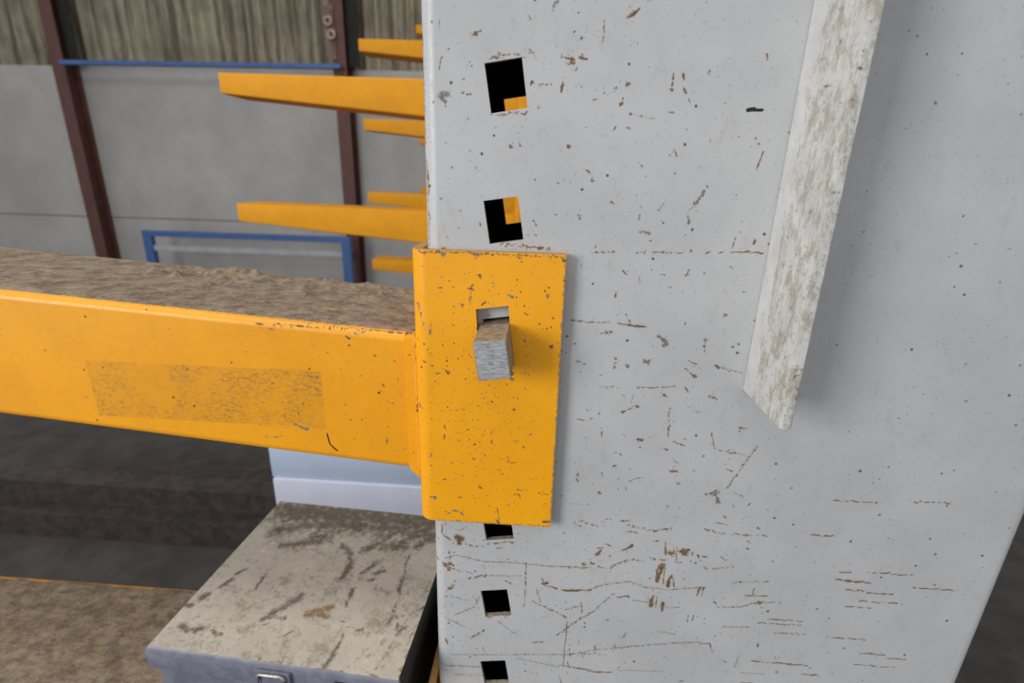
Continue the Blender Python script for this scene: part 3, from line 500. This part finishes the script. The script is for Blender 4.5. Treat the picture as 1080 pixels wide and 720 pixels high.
# ------------------------------------------------------------------ the rack column in front
XL, XR, YD, RC = -.066, .496, .188, .012
HOLE_W, HOLE_H, HOLE_A = .0285, .0350, math.radians(9)
def rounded_profile(xl, xr, y0, y1, r, dense_to, step, coarse):
    P = []
    def arc(cx, cy, a0, a1, n):
        return [(cx+r*math.cos(a0+(a1-a0)*i/n), cy+r*math.sin(a0+(a1-a0)*i/n)) for i in range(n)]
    h = math.pi/2
    P += span2(xl+r, dense_to, step, y0) + span2(dense_to, xr-r, coarse, y0)
    P += arc(xr-r, y0+r, -h, 0, 6) + [(xr, y0+r), (xr, (y0+y1)/2)]
    P += arc(xr-r, y1-r, 0, h, 6) + [(q, y1) for q in span(xr-r, xl+r, .03)]
    P += arc(xl+r, y1-r, h, 2*h, 6) + [(xl, y1-r), (xl, (y0+y1)/2)]
    P += arc(xl+r, y0+r, 2*h, 3*h, 16)
    out = []
    for p in P:
        if not out or math.hypot(p[0]-out[-1][0], p[1]-out[-1][1]) > 1e-6: out.append(p)
    return out
def span2(a, b, step, y): return [(q, y) for q in span(a, b, step)]

def make_column(name, base_y, label, detailed):
    t = thing(name, (0.215, base_y + YD/2, FZ), label, 'rack column', 'grey rack columns')
    st, co = (.00072, .0024) if detailed else (.02, .03)
    pr = [(x, y) for x, y in rounded_profile(XL, XR, 0, YD, RC, .27 if detailed else .1, st, co)]
    zt = 1.35 if not detailed else .9
    if detailed:
        zs = span(FZ+.012, -.64, .03) + span(-.64, .13, .00072) + span(.13, zt, .03) + [zt]
    else:
        zs = span(FZ+.012, zt, .04) + [zt]
    ns = range(-2, 8) if detailed else range(-5, 9)
    quads = [hole_quad(0, -n*.1, HOLE_W, HOLE_H, HOLE_A) for n in ns]
    rear = [hole_quad(0, -n*.1, HOLE_W, HOLE_H, HOLE_A) for n in ns if n < 5]
    bm = sweep_grid(pr, zs, True, [(q, 0.0, .005, 1) for q in quads] + [(q, YD, -.005, 1) for q in rear])
    # dark inside skin with the same openings
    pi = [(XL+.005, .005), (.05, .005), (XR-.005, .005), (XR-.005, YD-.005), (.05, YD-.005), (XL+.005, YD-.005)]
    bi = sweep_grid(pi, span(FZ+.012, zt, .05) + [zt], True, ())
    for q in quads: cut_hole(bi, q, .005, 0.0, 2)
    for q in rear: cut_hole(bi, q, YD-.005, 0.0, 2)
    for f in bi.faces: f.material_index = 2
    tmp = bpy.data.meshes.new('tmp'); bi.to_mesh(tmp); bi.free(); bm.from_mesh(tmp); bpy.data.meshes.remove(tmp)
    # top lid
    lid = [bm.verts.new((x, y, zt)) for x, y in ((XL, 0), (XR, 0), (XR, YD), (XL, YD))]
    bm.faces.new(lid).material_index = 0
    me = bpy.data.meshes.new('column_body'); bm.to_mesh(me); bm.free()
    if detailed:
        c = coords(me)
        valid = ((c[:, 1] < .0125) & (c[:, 2] > -.66) & (c[:, 2] < .14)).astype(np.float32)
        st_ = parse(COL_MARKS, 3)
        rnd = random.Random(11)
        for _ in range(620):                       # small scattered chips, denser towards the foot
            x, z = rnd.uniform(-62, 400), 120-760*rnd.random()**.75
            a, L = rnd.choice((0, 0, .2, 1.5, 1.3, -.4)), .2+.5*rnd.random()+2.4*rnd.random()**6
            st_.append((rnd.choice('rrrooog'), (x, z), (x+L*math.cos(a), z+L*math.sin(a)), .2+.36*rnd.random()**2))
        for _ in range(420):                       # rusty scatter over the lowest stretch
            x, z = -62+300*rnd.random()**1.5, rnd.uniform(-640, -400)
            st_.append((rnd.choice('rooo'), (x, z), (x+rnd.uniform(0, 1.6), z+rnd.uniform(-.4, .4)), .2+.45*rnd.random()**2))
        for _ in range(26):                        # long scratches on the web beyond the stiffener plate
            x, z = rnd.uniform(262, 420), rnd.uniform(-600, -330)
            L = rnd.uniform(10, 50)
            st_ += [('r', (x+L*i/8, z+rnd.gauss(0, .5)), (x+L*(i+rnd.uniform(.3, .9))/8, z+rnd.gauss(0, .6)), rnd.uniform(.4, .8)) for i in range(8)]
        wear(me, c[:, [0, 2]], valid, st_)
    if base_y:
        me.transform(Matrix.Translation((0, base_y, 0)))
    me.polygons.foreach_set('use_smooth', [True]*len(me.polygons)); me.set_sharp_from_angle(angle=math.radians(35))
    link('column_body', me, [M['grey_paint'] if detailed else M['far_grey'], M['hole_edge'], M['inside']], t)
    bm = bmesh.new(); box(bm, XL-.05, XR+.05, base_y-.05, base_y+YD+.05, FZ, FZ+.012, .002)
    from_bm('foot_plate', bm, M['grey_paint'] if detailed else M['far_grey'], t)
    return t

col0 = make_column('rack_column', 0.0, 'chipped pale grey steel rack column in the foreground with slanted square holes', True)
# stiffener plate standing out of the web on the right
def lug():
    bm = bmesh.new()
    prism(bm, [(-.075, -.240), (0.0, -.240), (0.0, .6), (-.075, .6)], 'x', .2154, .2234)
    bmesh.ops.subdivide_edges(bm, edges=[e for e in bm.edges if abs(e.verts[0].co.z-e.verts[1].co.z) > .1], cuts=60)
    bmesh.ops.bevel(bm, geom=[e for e in bm.edges if len(e.link_faces) == 2 and e.calc_face_angle() > 1], offset=.001, segments=2, affect='EDGES')
    t = NT('stained_pale_paint', .5)
    c = t.mix(t.ramp(t.noise(30, 5), .3, .7), lin(214, 214, 212), lin(196, 196, 196))
    sp = t.n.new('ShaderNodeSeparateXYZ'); t.l(t.co, sp.inputs[0])
    far = t.ramp(sp.outputs[1], -.104, -.122)
    c = t.mix(t.ramp(t.ma('MULTIPLY_ADD', far, .10, t.noise(90, 8, .8, (1, 1, .5))), .54, .70, 0, .7), c, lin(150, 140, 116))
    c = t.mix(t.ramp(t.ma('MULTIPLY_ADD', far, .05, t.noise(150, 7, .8)), .62, .70), c, lin(112, 82, 50))
    c = t.mix(t.ramp(t.noise(600, 3, .6), .64, .7, 0, .6), c, lin(110, 106, 100))
    t.col(c); t.bump(t.noise(300, 3), .2, .001)
    return from_bm('stiffener_plate', bm, t.m, col0, 30)
tag(lug(), 'upright pale plate welded at right angles to the column face')

# ------------------------------------------------------------------ cantilever arms
BX0, BX1, BT, BZ1, BZ0, BY0 = -.077, .0525, .008, -.1245, -.3893, -.012
BY1 = YD + .012
def bracket_profile(step, off=0.0, dense=True):
    r = .014 - off; h = math.pi/2
    x0, x1, y0, y1 = BX0+off, BX1, BY0+off, BY1-off
    P = [(q, y0) for q in span(x1, x0+r, step)]
    n = 16 if dense else 5
    P += [(x0+r+r*math.cos(-h-h*i/n), y0+r+r*math.sin(-h-h*i/n)) for i in range(n)]
    P += [(x0, q) for q in span(y0+r, y1-r, .004 if dense else .05)]
    P += [(x0+r+r*math.cos(-2*h-h*i/5), y1-r+r*math.sin(-2*h-h*i/5)) for i in range(5)]
    P += [(x0+r, y1), ((x0+x1)/2, y1), (x1, y1)]
    return P
def make_bracket(parent, dy, dz, detailed, mat):
    step = .0008 if detailed else .03
    zs = (span(BZ0, BZ1, .0008) if detailed else span(BZ0, BZ1, .05)) + [BZ1]
    q = [(-.0178, -.2270), (.0112, -.2224), (.0066, -.1689), (-.0212, -.1731)]
    bm = sweep_grid(bracket_profile(step, 0, detailed), zs, False, [(q, BY0, BT, 1)])
    bmesh.ops.remove_doubles(bm, verts=[v for v in bm.verts if abs(v.co.x) < .06 and v.co.y < 0 and abs(v.co.z+.198) < .05], dist=1e-6)
    bm.normal_update()
    es = [e for e in bm.edges if e.is_boundary and not (abs(e.verts[0].co.y-(BY0+BT)) < 1e-5 and abs(e.verts[0].co.x) < .03)]
    for f in bm.faces: pass
    # inward direction per boundary vertex from the profile, not from face winding
    def inward(p):
        r = .014
        if p.x < BX0+r:
            if p.y < BY0+r: d = Vector((BX0+r-p.x, BY0+r-p.y, 0))
            elif p.y > BY1-r: d = Vector((BX0+r-p.x, BY1-r-p.y, 0))
            else: d = Vector((1, 0, 0))
            return d.normalized()
        return Vector((0, 1 if p.y < (BY0+BY1)/2 else -1, 0))
    r1 = bmesh.ops.extrude_edge_only(bm, edges=es)
    for g in r1['geom']:
        if isinstance(g, bmesh.types.BMVert): g.co = g.co + inward(g.co)*BT
        elif isinstance(g, bmesh.types.BMFace): g.material_index = 1
    bi = sweep_grid(bracket_profile(.03, BT, False), [BZ0, -.30, -.20, BZ1], False)
    cut_hole(bi, q, BY0+BT, 0.0, 0)
    tmp = bpy.data.meshes.new('tmp'); bi.to_mesh(tmp); bi.free(); bm.from_mesh(tmp); bpy.data.meshes.remove(tmp)
    me = bpy.data.meshes.new('saddle_bracket'); bm.to_mesh(me); bm.free()
    if detailed == 2:
        c = coords(me)
        st_ = parse(BRK_MARKS, 4); rnd = random.Random(21)
        for _ in range(560):
            x, z = rnd.gauss(-18, 26), rnd.gauss(-275, 62)
            st_.append((rnd.choice('rro'), (x, z), (x+rnd.uniform(-.5, .5), z+rnd.uniform(-.5, .5)), .2+.4*rnd.random()**2))
        for _ in range(90):
            x, z = rnd.uniform(-76, 52), rnd.uniform(-388, -125)
            st_.append(('r', (x, z), (x, z+.3), rnd.uniform(.2, .5)))
        wear(me, c[:, [0, 2]], (c[:, 1] < .004).astype(np.float32), st_, .42)
    me.transform(Matrix.Translation((0, dy, dz)))
    me.polygons.foreach_set('use_smooth', [True]*len(me.polygons)); me.set_sharp_from_angle(angle=math.radians(35))
    return link('saddle_bracket', me, [mat, M['cut_edge'] if detailed else mat], parent)

AX0, AYF, AYB = -.0885, .004, .186      # arm root, front and rear faces
def arm_section(ztop, zbot, r, dense):
    """closed (y,z) profile, dense on the front face"""
    P = []; h = math.pi/2; n = 5
    P += [(AYF, z) for z in span(zbot+r, ztop-r, .0009 if dense else .2)]
    P += [(AYF+r-r*math.cos(h*i/n), ztop-r+r*math.sin(h*i/n)) for i in range(n)]
    P += [(y, ztop) for y in span(AYF+r, AYB-r, .2)]
    P += [(AYB-r+r*math.sin(h*i/n), ztop-r+r*math.cos(h*i/n)) for i in range(n)]
    P += [(AYB, z) for z in span(ztop-r, zbot+r, .2)]
    P += [(AYB-r+r*math.cos(h*i/n), zbot+r-r*math.sin(h*i/n)) for i in range(n)]
    P += [(y, zbot) for y in span(AYB-r, AYF+r, .2)]
    P += [(AYF+r-r*math.sin(h*i/n), zbot+r-r*math.cos(h*i/n)) for i in range(n)]
    return P
def make_arm_beam(parent, dy, dz, length, z_root, rise, h_root, taper, detailed, mat):
    us = (span(0, .33, .0009) if detailed else []) + span(.33 if detailed else 0, length, .15) + [length]
    ref = None; V = []; F = []
    base = arm_section(0, -h_root, .007, detailed); m = len(base)
    for u in us:
        zt = z_root + rise*u; hh = h_root - taper*u
        for (y, z) in base: V.append((AX0-u, y+dy, zt + z*hh/h_root + dz))
    for j in range(len(us)-1):
        for i in range(m):
            F.append((j*m+i, j*m+(i+1) % m, (j+1)*m+(i+1) % m, (j+1)*m+i))
    F.append(tuple(range(m))); F.append(tuple(range(len(V)-m, len(V)))[::-1])
    me = bpy.data.meshes.new('arm_beam'); me.from_pydata(V, [], F)
    if detailed:
        c = coords(me); st_ = parse(ARM_MARKS, 8); rnd = random.Random(31)
        for _ in range(110):
            x, z = -92-220*rnd.random()**1.6, rnd.uniform(-335, -210)
            st_.append(('r', (x, z), (x+.3, z), rnd.uniform(.2, .48)))
        wear(me, c[:, [0, 2]], (c[:, 1] < .01).astype(np.float32), st_, .42)
    bm = bmesh.new(); bm.from_mesh(me); bmesh.ops.recalc_face_normals(bm, faces=bm.faces); bm.to_mesh(me); bm.free()
    me.polygons.foreach_set('use_smooth', [True]*len(me.polygons)); me.set_sharp_from_angle(angle=math.radians(35))
    return link('arm_beam', me, [mat], parent)
def make_end_plate(parent, dy, dz, mat, zt, zb):
    bm = bmesh.new()
    prism(bm, [(AX0, zt), (BX0+.001, zt), (BX0+.001, zb-.006), (BX0-.003, zb-.006), (AX0, zb+.003)], 'y', .001, AYB+.003)
    bmesh.ops.bevel(bm, geom=list(bm.edges), offset=.0015, segments=2, affect='EDGES')
    bmesh.ops.translate(bm, verts=bm.verts, vec=(0, dy, dz))
    return from_bm('end_plate', bm, mat, parent, 40)
def make_pin(name, dy, dz, label, fine):
    t = thing(name, (-.002, dy+.01, -.202+dz), label, 'pin', 'square locking pins')
    q = hole_quad(-.0026, -.2022, .0262, .0325, math.radians(8.5))
    bm = bmesh.new()
    prism(bm, q, 'y', -.0565+dy, .13+dy)
    bmesh.ops.bevel(bm, geom=list(bm.edges), offset=.0006, segments=1, affect='EDGES')
    for v in bm.verts: v.co.z += dz
    from_bm('shank', bm, M['pin_side'], t, 30)
    q2 = hole_quad(-.0026, -.2022, .0250, .0313, math.radians(8.5))
    bm = bmesh.new(); prism(bm, q2, 'y', -.0567+dy, -.0562+dy)
    for v in bm.verts: v.co.z += dz
    tag(from_bm('sawn_end', bm, M['sawn'], t), 'streaky silver sawn end face')
    if fine:
        bm = bmesh.new(); rnd = random.Random(2)
        for i in range(9):
            c = Vector((.0135-.004*rnd.random(), -.053+.04*rnd.random(), -.2175-.003*rnd.random()))
            bmesh.ops.create_icosphere(bm, subdivisions=1, radius=rnd.uniform(.0012, .0024), matrix=Matrix.Translation(c))
        from_bm('burr', bm, M['pin_side'], t, 60, 'stuff')
    return t

# the arm in front
arm0 = thing('cantilever_arm', (-.2, .095, -.34), 'dusty yellow cantilever arm in the foreground with its saddle bracket around the grey column', 'rack arm', 'yellow cantilever arms')
make_bracket(arm0, 0, 0, 2, M['yellow_paint'])
make_arm_beam(arm0, 0, 0, 1.12, -.2035, .064, .140, .020, True, M['arm_paint'])
make_end_plate(arm0, 0, 0, M['yellow_paint'], -.2045, -.3445)
bm = bmesh.new(); rnd = random.Random(9)
tube(bm, [(BX0-.0005+rnd.gauss(0, .00005), .0012+rnd.gauss(0, .00005), -.200-.006*i) for i in range(25)], .0022, 8)
from_bm('weld_bead', bm, M['weld'], arm0, 60)
# crust of dust and swarf on the top face
def dirt_layer(parent, length, z_root, rise, dz, seed, crumbs=True):
    rnd = np.random.RandomState(seed)
    nu, nv = 230, 90
    U = np.concatenate([np.linspace(-.0105, .34, nu), np.linspace(.345, length-.01, 40)]); Y = np.linspace(AYF+.006, AYB-.004, nv)
    H = np.zeros((len(U), nv))
    for s, a in ((2, .0006), (5, .0006), (11, .0006), (23, .0005)):
        g = rnd.rand(int(60*s)+3, int(10*s)+3)
        iu = U/(length)*60*s*.98; iv = (Y-AYF)/.19*10*s*.98
        u0, v0 = iu.astype(int), iv.astype(int); fu, fv = (iu-u0)[:, None], (iv-v0)[None]
        u0, v0 = u0 % (g.shape[0]-1), v0 % (g.shape[1]-1)
        H += a*(g[u0][:, v0]*(1-fu)*(1-fv)+g[u0+1][:, v0]*fu*(1-fv)+g[u0][:, v0+1]*(1-fu)*fv+g[u0+1][:, v0+1]*fu*fv)
    for _ in range(70 if crumbs else 0):           # crumbs, mostly along the rear edge
        cu = rnd.rand()*.34; cy = AYB-.02-abs(rnd.normal(0, .035)); rr = .002+.005*rnd.rand()
        H += (.0012+.0035*rnd.rand())*np.exp(-((U[:, None]-cu)**2+(Y[None]-cy)**2)/rr**2)
    for cu in ((.085, .135, .235, .255) if crumbs else ()):
        H += .0045*np.exp(-((U[:, None]-cu)/.016)**2-((Y[None]-(AYB-.02))/.008)**2)*(.6+.8*rnd.rand(*H.shape))
    edge = np.minimum(np.minimum((Y-Y[0])/.006, (Y[-1]-Y)/.006), 1)
    jit = rnd.rand(len(U), 1)*.5
    H = (H+.0004)*np.clip(edge[None]-jit*(edge[None] < .99), 0, 1) - .0003
    V = [(AX0-u, y, z_root+rise*u+dz+H[i, j]) for i, u in enumerate(U) for j, y in enumerate(Y)]
    F = [(i*nv+j, i*nv+j+1, (i+1)*nv+j+1, (i+1)*nv+j) for i in range(len(U)-1) for j in range(nv-1)]
    me = bpy.data.meshes.new('dust_crust'); me.from_pydata(V, [], F)
    bm = bmesh.new(); bm.from_mesh(me); bmesh.ops.recalc_face_normals(bm, faces=bm.faces); bm.to_mesh(me); bm.free()
    me.polygons.foreach_set('use_smooth', [True]*len(me.polygons))
    return tag(link('dust_crust', me, [M['dirt']], parent, 'stuff'), 'grey-brown dust and swarf caked on the top')
dirt_layer(arm0, 1.12, -.2035, .064, 0, 3)
make_pin('locking_pin', 0, 0, 'square steel pin with a sawn silver end sticking out of the foreground yellow bracket', True)

# the arm below, carrying the beige box
DL = -.5030
arm1 = thing('cantilever_arm', (-.2, .095, -.34+DL), 'yellow cantilever arm at the very bottom, underneath the beige metal box', 'rack arm', 'yellow cantilever arms')
make_bracket(arm1, 0, DL, 1, M['yellow_paint'])
make_arm_beam(arm1, 0, DL, 1.12, -.2035, .0, .140, .065, False, M['far_yellow'])
dirt_layer(arm1, 1.12, -.2035, 0, DL, 7, False)
make_end_plate(arm1, 0, DL, M['yellow_paint'], -.2045, -.3445)

# ------------------------------------------------------------------ racks further back
def copy_tree(o, parent=None):
    c = o.copy(); COLL.objects.link(c); c.parent = parent
    for ch in list(o.children): copy_tree(ch, c)
    return c
col2 = make_column('rack_column', 1.5, 'pale grey rack column hidden right behind the foreground column, first of the rear racks', False)
lab_c = ('pale grey rack column of the second rear rack, behind the foreground column', 'pale grey rack column of the rearmost rack, behind the foreground column')
for k in (1, 2):
    c = copy_tree(col2); c.location.y += 1.5*k; c['label'] = lab_c[k-1]
far_arm = thing('cantilever_arm', (-.2, 1.595, -.34), 'blurred yellow tapered arm just above the dusty foreground arm, lower of the two long ones', 'rack arm', 'yellow cantilever arms')
make_bracket(far_arm, 1.5, 0, 0, M['far_yellow'])
make_arm_beam(far_arm, 1.5, 0, 1.06, -.2045, .012, .146, .074, False, M['far_yellow'])
make_end_plate(far_arm, 1.5, 0, M['far_yellow'], -.201, -.349)
far_pin = make_pin('locking_pin', 1.5, 0, 'square steel pin in the lower long blurred arm behind the foreground column', False)
labels = {(0, 1): 'blurred yellow tapered arm near the top left, upper of the two long ones',
          (1, 2): 'short-looking yellow arm end highest up, in front of the corrugated cladding',
          (1, 1): 'short-looking yellow arm end just below the upper long arm, beside the red post',
          (1, 0): 'short-looking yellow arm end peeping above the lower long arm, right of the red post',
          (1, -1): 'short-looking yellow arm end lowest down, right above the dusty foreground arm',
          (2, 3): 'tiny yellow arm tip at the grey column edge, highest of the tiny tips',
          (2, 2): 'tiny far yellow arm tip hidden behind the upper long arm',
          (2, 1): 'tiny yellow arm tip at the grey column edge, below the upper long arm',
          (2, 0): 'tiny yellow arm tip at the grey column edge, above the lower long arm'}
pin_lab = {(0, 1): 'upper long arm', (1, 2): 'highest short arm', (1, 1): 'second highest short arm', (1, 0): 'third highest short arm', (1, -1): 'lowest short arm',
           (2, 3): 'highest tiny arm', (2, 2): 'second highest tiny arm', (2, 1): 'third highest tiny arm', (2, 0): 'lowest tiny arm'}
for (row, lev), lb in labels.items():
    for src, pre in ((far_arm, ''), (far_pin, 'square steel pin locking the ')):
        c = copy_tree(src); c.location.y += 1.5*row; c.location.z += .45*lev; c['label'] = (pre + lb) if not pre else 'square steel pin behind the grey column, locking the ' + pin_lab[(row, lev)]

# ------------------------------------------------------------------ beige box on the lower arm
YB = math.radians(-3.3)
bx_top, bx_bot = -.5649, -.7035
bw, bd = .2843, .2613
bt = thing('metal_box', (0, 0, bx_bot), 'dirty beige-topped metal box with a grey front lying below the foreground arm', 'box')
bcx, bcy = -.2312, .0937
bt.location = (bcx, bcy, bx_bot+G)
def box_part(name, bm, mats, smooth=None, parent=None):
    bmesh.ops.recalc_face_normals(bm, faces=bm.faces)
    me = bpy.data.meshes.new(name); bm.to_mesh(me); bm.free()
    for m in (mats if isinstance(mats, (list, tuple)) else [mats]): me.materials.append(m)
    if smooth:
        me.polygons.foreach_set('use_smooth', [True]*len(me.polygons)); me.set_sharp_from_angle(angle=math.radians(smooth))
    o = bpy.data.objects.new(name, me); COLL.objects.link(o); o.parent = parent or bt
    return o
Hh = bx_top-bx_bot
bm = bmesh.new(); box(bm, -bw/2+.003, bw/2-.003, -bd/2+.003, bd/2-.003, 0, Hh-.022, .002)
for f in bm.faces:
    f.normal_update(); f.material_index = 0 if f.normal.y < -.5 else 1
box_part('body', bm, [M['box_front'], M['box_side']], 30)
# lid: fine top sheet with skirt
bm = bmesh.new()
nx, ny = 150, 134
grid = [[bm.verts.new((-bw/2+bw*i/nx, -bd/2+bd*j/ny, Hh)) for j in range(ny+1)] for i in range(nx+1)]
for i in range(nx):
    for j in range(ny): bm.faces.new((grid[i][j], grid[i+1][j], grid[i+1][j+1], grid[i][j+1])).material_index = 0
rim = [e for e in bm.edges if e.is_boundary]
r = bmesh.ops.extrude_edge_only(bm, edges=rim)
nv_ = [g for g in r['geom'] if isinstance(g, bmesh.types.BMVert)]
for g in nv_: g.co.z -= .003; g.co.x *= 1+.0025/(bw/2); g.co.y *= 1+.0025/(bd/2)
for g in r['geom']:
    if isinstance(g, bmesh.types.BMFace): g.material_index = 1
ne = [g for g in r['geom'] if isinstance(g, bmesh.types.BMEdge) and g.verts[0] in set(nv_) and g.verts[1] in set(nv_)]
r = bmesh.ops.extrude_edge_only(bm, edges=ne)
for g in r['geom']:
    if isinstance(g, bmesh.types.BMVert): g.co.z -= .026
    elif isinstance(g, bmesh.types.BMFace): g.material_index = 1
for f in bm.faces:
    if f.material_index == 1 and f.calc_center_median().y > -bd/2+.0001: f.material_index = 2
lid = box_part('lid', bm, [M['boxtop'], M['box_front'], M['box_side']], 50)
c = coords(lid.data); ca, sa = math.cos(YB), math.sin(YB)
wxy = np.stack([bcx + c[:, 0]*ca - c[:, 1]*sa, bcy + c[:, 0]*sa + c[:, 1]*ca], 1)
wear(lid.data, wxy, (c[:, 2] > Hh-.004).astype(np.float32), parse(BOX_MARKS_SHADE, 6), 1.5)
bt.rotation_euler.z = YB
# latch on the front
def front_local(x, z): return (x-bcx, z-bx_bot)
lx = -.2265 - bcx
bm = bmesh.new(); box(bm, lx-.020, lx+.020, -bd/2-.0065, -bd/2-.0026, Hh-.045, Hh-.006, .001)
lt = box_part('latch', bm, M['box_front'], 30)
bm = bmesh.new(); pts = []
for cx, cz, a0 in ((.011, -.012, 0), (-.011, -.012, 90), (-.011, -.034, 180), (.011, -.034, 270)):
    for i in range(4):
        a = math.radians(a0+30*i); pts.append((lx+cx+.004*math.cos(a), -bd/2-.0085, Hh+cz+.004*math.sin(a)))
tube(bm, pts, .0018, 8, True)
wl = box_part('wire_loop', bm, M['bright_wire'], 60, lt)
lx2 = .085
bm = bmesh.new(); box(bm, lx2-.012, lx2+.012, -bd/2-.006, -bd/2-.0026, Hh-.04, Hh-.010, .001)
box_part('hasp', bm, M['dark_steel'], 30)

# ------------------------------------------------------------------ pale case behind the box
pc = thing('steel_cabinet', (-.4, .98, FZ), 'pale blue-grey metal cabinet seen between the foreground arm and the beige box', 'cabinet')
bm = bmesh.new(); box(bm, -.695, -.12, .75, 1.2, FZ, -.888, .004); from_bm('body', bm, M['pale_case'], pc, 30)
bm = bmesh.new(); box(bm, -.700, -.115, .758, 1.205, -.888, -.73, .004); from_bm('lid', bm, M['case_top_shaded'], pc, 30)  # upper band, its colour holding the arm's shade

# dark stock on the floor left of the cabinet
k = 0
where = ('on the floor left of the pale cabinet', 'beside the pale cabinet foot', 'on top of the dark bar pile', 'at the wall side of the dark bar pile')
for (y, z, h, l0, l1, lb) in ((1.05, FZ+.001, .10, -2.1, -.80, 'dark steel square bar nearest the viewer on the floor left of the pale cabinet'),
                          (1.19, FZ+.001, .10, -2.3, -.78, 'dark steel square bar in the middle of the floor pile left of the pale cabinet'),
                          (1.33, FZ+.001, .10, -2.0, -.82, 'dark steel square bar at the rear of the floor pile left of the pale cabinet'),
                          (1.12, FZ+.102, .09, -2.2, -.86, 'dark steel square bar on top of the floor pile left of the pale cabinet')):
    bm = bmesh.new()
    x0, x1, y0, y1, z0, z1, w = l0, l1, y, y+h, z, z+h, .008
    outer = [(y0, z0), (y1, z0), (y1, z1), (y0, z1)]; inner = [(y0+w, z0+w), (y1-w, z0+w), (y1-w, z1-w), (y0+w, z1-w)]
    R = [[bm.verts.new((x, a, b)) for a, b in P] for x in (x0, x1) for P in (outer, inner)]
    for i in range(4):
        j = (i+1) % 4
        bm.faces.new((R[0][i], R[0][j], R[2][j], R[2][i])); bm.faces.new((R[1][j], R[1][i], R[3][i], R[3][j]))
        bm.faces.new((R[0][j], R[0][i], R[1][i], R[1][j])); bm.faces.new((R[2][i], R[2][j], R[3][j], R[3][i]))
    tag(from_bm('steel_tube', bm, M['dark_steel']), lb.replace('bar', 'tube'), 'tube', 'dark tubes on the floor')
